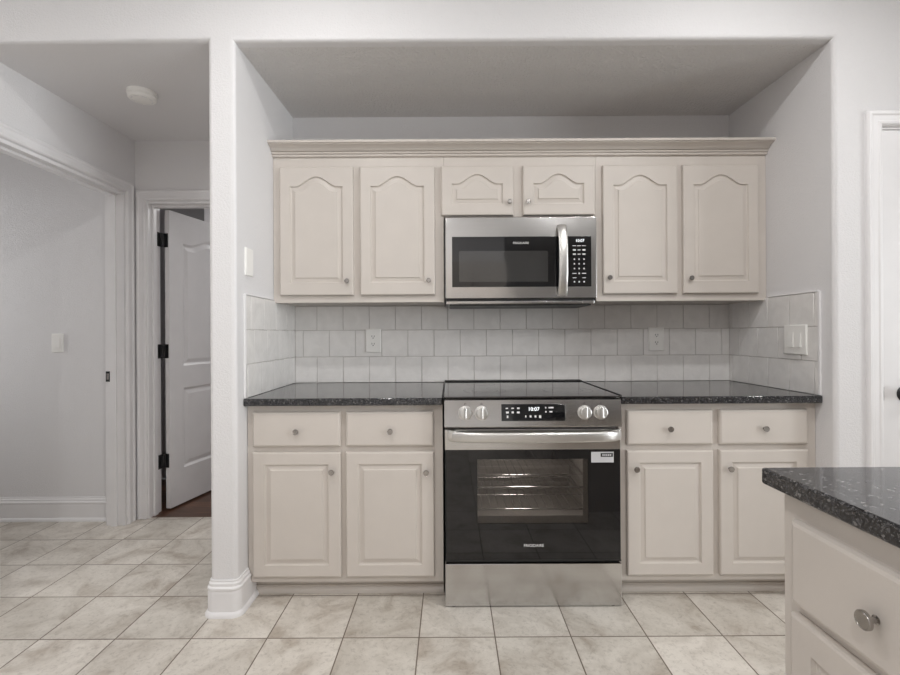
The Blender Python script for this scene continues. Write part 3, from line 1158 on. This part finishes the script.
for j, y in enumerate((246.2, 250.4, 254.6, 259.6, 264.2, 269, 273.8, 278.2, 282.2)):
    for i, x in enumerate((574.2, 578.9, 583.8)):
        if j in (0, 1, 2, 6):
            w, h = (2.9, .9) if j != 0 else (3.6, .6)
            if j in (1, 2) and i != 1:
                h = 1.5
            if j == 6:
                w, h = (4, .8) if i != 1 else (1.4, 1.4)
        elif j == 7:
            if i == 1:
                continue
            w, h = 3.6, .6
        else:
            w, h = (1.3, 1.4) if j < 8 else (1.5, 1.4)
        MB().box(XM(x - w / 2), XM(x + w / 2), YM - .0019, YM - .0012, ZM(y + h / 2), ZM(y - h / 2)).build('button', M['grey_print'], cpm)
pts = []
for i in range(21):
    t = -1 + 2 * i / 20
    pts.append((XM(561.3), YM - .010 - .034 * (1 - abs(t) ** 3.2), (ZM(226.5) + ZM(295.5)) / 2 - t * (ZM(226.5) - ZM(295.5)) / 2))
mb = MB().tube(pts, .0225, .0085, up=(0, -1, 0), n=20, power=.7)
mb.box(XM(558), XM(564.6), YM - .014, YM + .003, ZM(231), ZM(227), .002).box(XM(558), XM(564.6), YM - .014, YM + .003, ZM(295), ZM(291), .002)
mb.build('handle', M['steel_handle'], mw, 40)
mb = MB().box(mx0 + .004, mx1 - .004, YM + .012, YM + .034, mz0 - .010, mz0 - .0005)
mb.box(mx0 + .02, mx1 - .02, YM + .034, YB - .03, mz0 - .034, mz0 - .027)
mb.build('bottom_vent', M['black_plastic'], mw)
MB().box(.04, .66, YM + .016, YM + .030, mz0 - .024, mz0 - .0105, .003).build('grease_filter', M['steel'], mw)

# ------------------------------------------------------------------ island
CI = .8755
IX, IY = .640, .963
IB = IX + .030
isl = thing('kitchen_island', 'greige kitchen island with drawer and door facing left', 'island', (IB + .5, .2, 0))
MB().box(IB + .0195, 1.70, -.58, IY - .027, .10, CI - .035).build('carcass', M['cab'], isl)
fI = lambda y0, z0: (lambda u, v, d: (IB - d, y0 - u, z0 + v))
yd0, yd1 = .8975, .531                # first drawer
cells = [(yd0, yd1), (.515, .02), (-.01, -.545)]
zD1, zD0, zE1, zE0 = .795, .634, .616, .135
mb = MB()
mb.box(IB, IB + .019, -.58, IY - .027, zD1 - .012, CI - .035).box(IB, IB + .019, -.58, IY - .027, .10, zE0 + .012).box(IB, IB + .019, -.58, IY - .027, zE1 - .012, zD0 + .012)
cur = IY - .027
for a, c in cells:
    for z0, z1 in ((zE0 + .012, zE1 - .012), (zD0 + .012, zD1 - .012)):
        mb.box(IB, IB + .019, a - .012, cur, z0, z1)
    cur = c + .012
for z0, z1 in ((zE0 + .012, zE1 - .012), (zD0 + .012, zD1 - .012)):
    mb.box(IB, IB + .019, -.58, cur, z0, z1)
mb.build('face_frame', M['cab'], isl)
MB().box(IB + .07, 1.66, -.54, IY - .03, .001, .0995).build('toe_kick', M['cab'], isl)
for a, c in cells:
    d = front(MB(), fI(a, zE0), a - c, zE1 - zE0, .052, t=T).build('door', M['cab'], isl, 14)
    knob(d, IB - T - .0002, c + .03, zE1 - .06, (-1, 0, 0), 1.15)
    w = front(MB(), fI(a, zD0), a - c, zD1 - zD0, panel=False, t=T, bevel=.010).build('drawer', M['cab'], isl, 24)
    knob(w, IB - T - .0002, (a + c) / 2, .7115, (-1, 0, 0), .9)
mb = MB().box(IX, 1.74, -.62, IY, CI - .034, CI, .006, 3)
tag(mb.build('countertop', M['granite']), 'black granite countertop on top of the island', 'countertop', 'granite countertops')

# ------------------------------------------------------------------ cabinet on the opposite wall (seen mirrored in the microwave door)
opp = thing('wall_cabinet', 'arched wall cabinet opposite the range, mirrored in the microwave glass', 'cabinet', (.3, -1.6, 1.31))
MB().box(-.15, .74, -1.779, -1.47, 1.314, 2.10).build('carcass', M['cab'], opp)
for a in (-.12, .31):
    fo = lambda u, v, d, a=a: (a + .40 - u, -1.4695 + d, 1.335 + v)
    dd = front(MB(), fo, .40, .70, .052, .108, .066, .044, T).build('door', M['cab'], opp, 24)
    knob(dd, a + .2 + (.17 if a < 0 else -.17), -1.45, 1.38, (0, 1, 0))

# ------------------------------------------------------------------ lights
def can(x, y, z, power, size=.13, lab='', col=(1, .988, .978)):
    root = thing('ceiling_light', lab, 'ceiling light', (x, y, z), 'recessed ceiling lights')
    MB().lathe([(.066, 0), (.092, 0), (.092, .004), (.088, .007), (.068, .004)], (x, y, z - .0002), (0, 0, -1), 32).build('trim_ring', M['trim'], root)
    MB().lathe([(0, 0), (.066, 0), (.066, .002), (0, .002)], (x, y, z - .0002), (0, 0, -1), 32).build('lens', M['lamp'], root)
    la = bpy.data.lights.new('lamp', 'AREA')
    la.shape = 'DISK'
    la.size = size
    la.energy = power
    la.color = col
    lo = bpy.data.objects.new('lamp', la)
    COL.objects.link(lo)
    lo.location = (x, y, z - .006)
    return lo


PW = 13
PF = 9
can(-.55, 1.10, ZT, PF, lab='recessed ceiling light in front of the left cabinets')
can(1.15, 1.10, ZT, PF, lab='recessed ceiling light in front of the right cabinets')
can(-.45, -.85, ZT, PW * 1.3, lab='added unseen ceiling light left of the camera')  # unseen lamp added to brighten the wall opposite the range
can(1.15, -.35, ZT, PW, lab='added unseen ceiling light above the island')  # lamp added out of view as overhead fill
can(-2.6, .4, ZT, PW, lab='added unseen ceiling light near the left kitchen wall')  # unseen lamp added to lift the hall
can(2.9, .4, ZT, PW, lab='added unseen ceiling light near the window')  # out-of-view lamp added for general fill
can(-.9, 4.6, 2.44, 12, lab='added unseen ceiling light in the room beyond the hall')  # no lamp seen here; added to brighten the room past the door


def area(name, loc, rot, sx, sy, e, col):
    la = bpy.data.lights.new(name, 'AREA')
    la.shape = 'RECTANGLE'
    la.size, la.size_y, la.energy, la.color = sx, sy, e, col
    o = bpy.data.objects.new(name, la)
    COL.objects.link(o)
    o.location = loc
    o.rotation_euler = rot
    return o


ol = bpy.data.lights.new('oven_fill', 'POINT')  # point light added to brighten the cavity behind the oven window
ol.energy = 2.6
ol.shadow_soft_size = .07
ol.color = (1, .94, .88)
oo = bpy.data.objects.new('oven_fill', ol)
COL.objects.link(oo)
oo.location = (.33, 2.12, CZ1 - .08)
# daylight through the window in the right wall
area('window_daylight', (4.45, (WY0 + WY1) / 2, (WZ0 + WZ1) / 2), (0, PI / 2, 0), 1.9, 3.0, 190, (.97, .985, 1))

area('side_room_fill', (-4.3, 2.48, 1.45), (0, -PI / 2, 0), 1.4, .72, 19, (1, .955, .92))  # area light added outside the added window to brighten the side room

wd = bpy.data.worlds.new('sky')
scene.world = wd
wd.use_nodes = True
wd.node_tree.nodes['Background'].inputs['Color'].default_value = (.92, .94, .97, 1)
wd.node_tree.nodes['Background'].inputs['Strength'].default_value = 1.0

# ------------------------------------------------------------------ camera and render look
cam = bpy.data.cameras.new('camera')
co = bpy.data.objects.new('camera', cam)
COL.objects.link(co)
cam.sensor_fit = 'HORIZONTAL'
cam.sensor_width = 36
cam.lens = 466 / 900 * 36
cam.shift_x = 0
cam.shift_y = -3.5 / 900
cam.clip_start = .02
co.matrix_world = Matrix.Translation((0, 0, H)) @ Matrix.Rotation(PI / 2, 4, 'X') @ Matrix.Rotation(-.0055, 4, 'Z')
scene.camera = co
vs_ = scene.view_settings
vs_.view_transform = 'Standard'
vs_.look = 'None'
vs_.exposure = 0.33
vs_.gamma = 1
vs_.use_curve_mapping = False
cy = scene.cycles
cy.use_denoising = True
try:
    cy.denoiser = 'OPENIMAGEDENOISE'
except Exception:
    pass
cy.max_bounces = 12
cy.diffuse_bounces = 8
cy.glossy_bounces = 6
cy.transparent_max_bounces = 12
cy.sample_clamp_indirect = 8
cy.caustics_reflective = False
cy.caustics_refractive = False
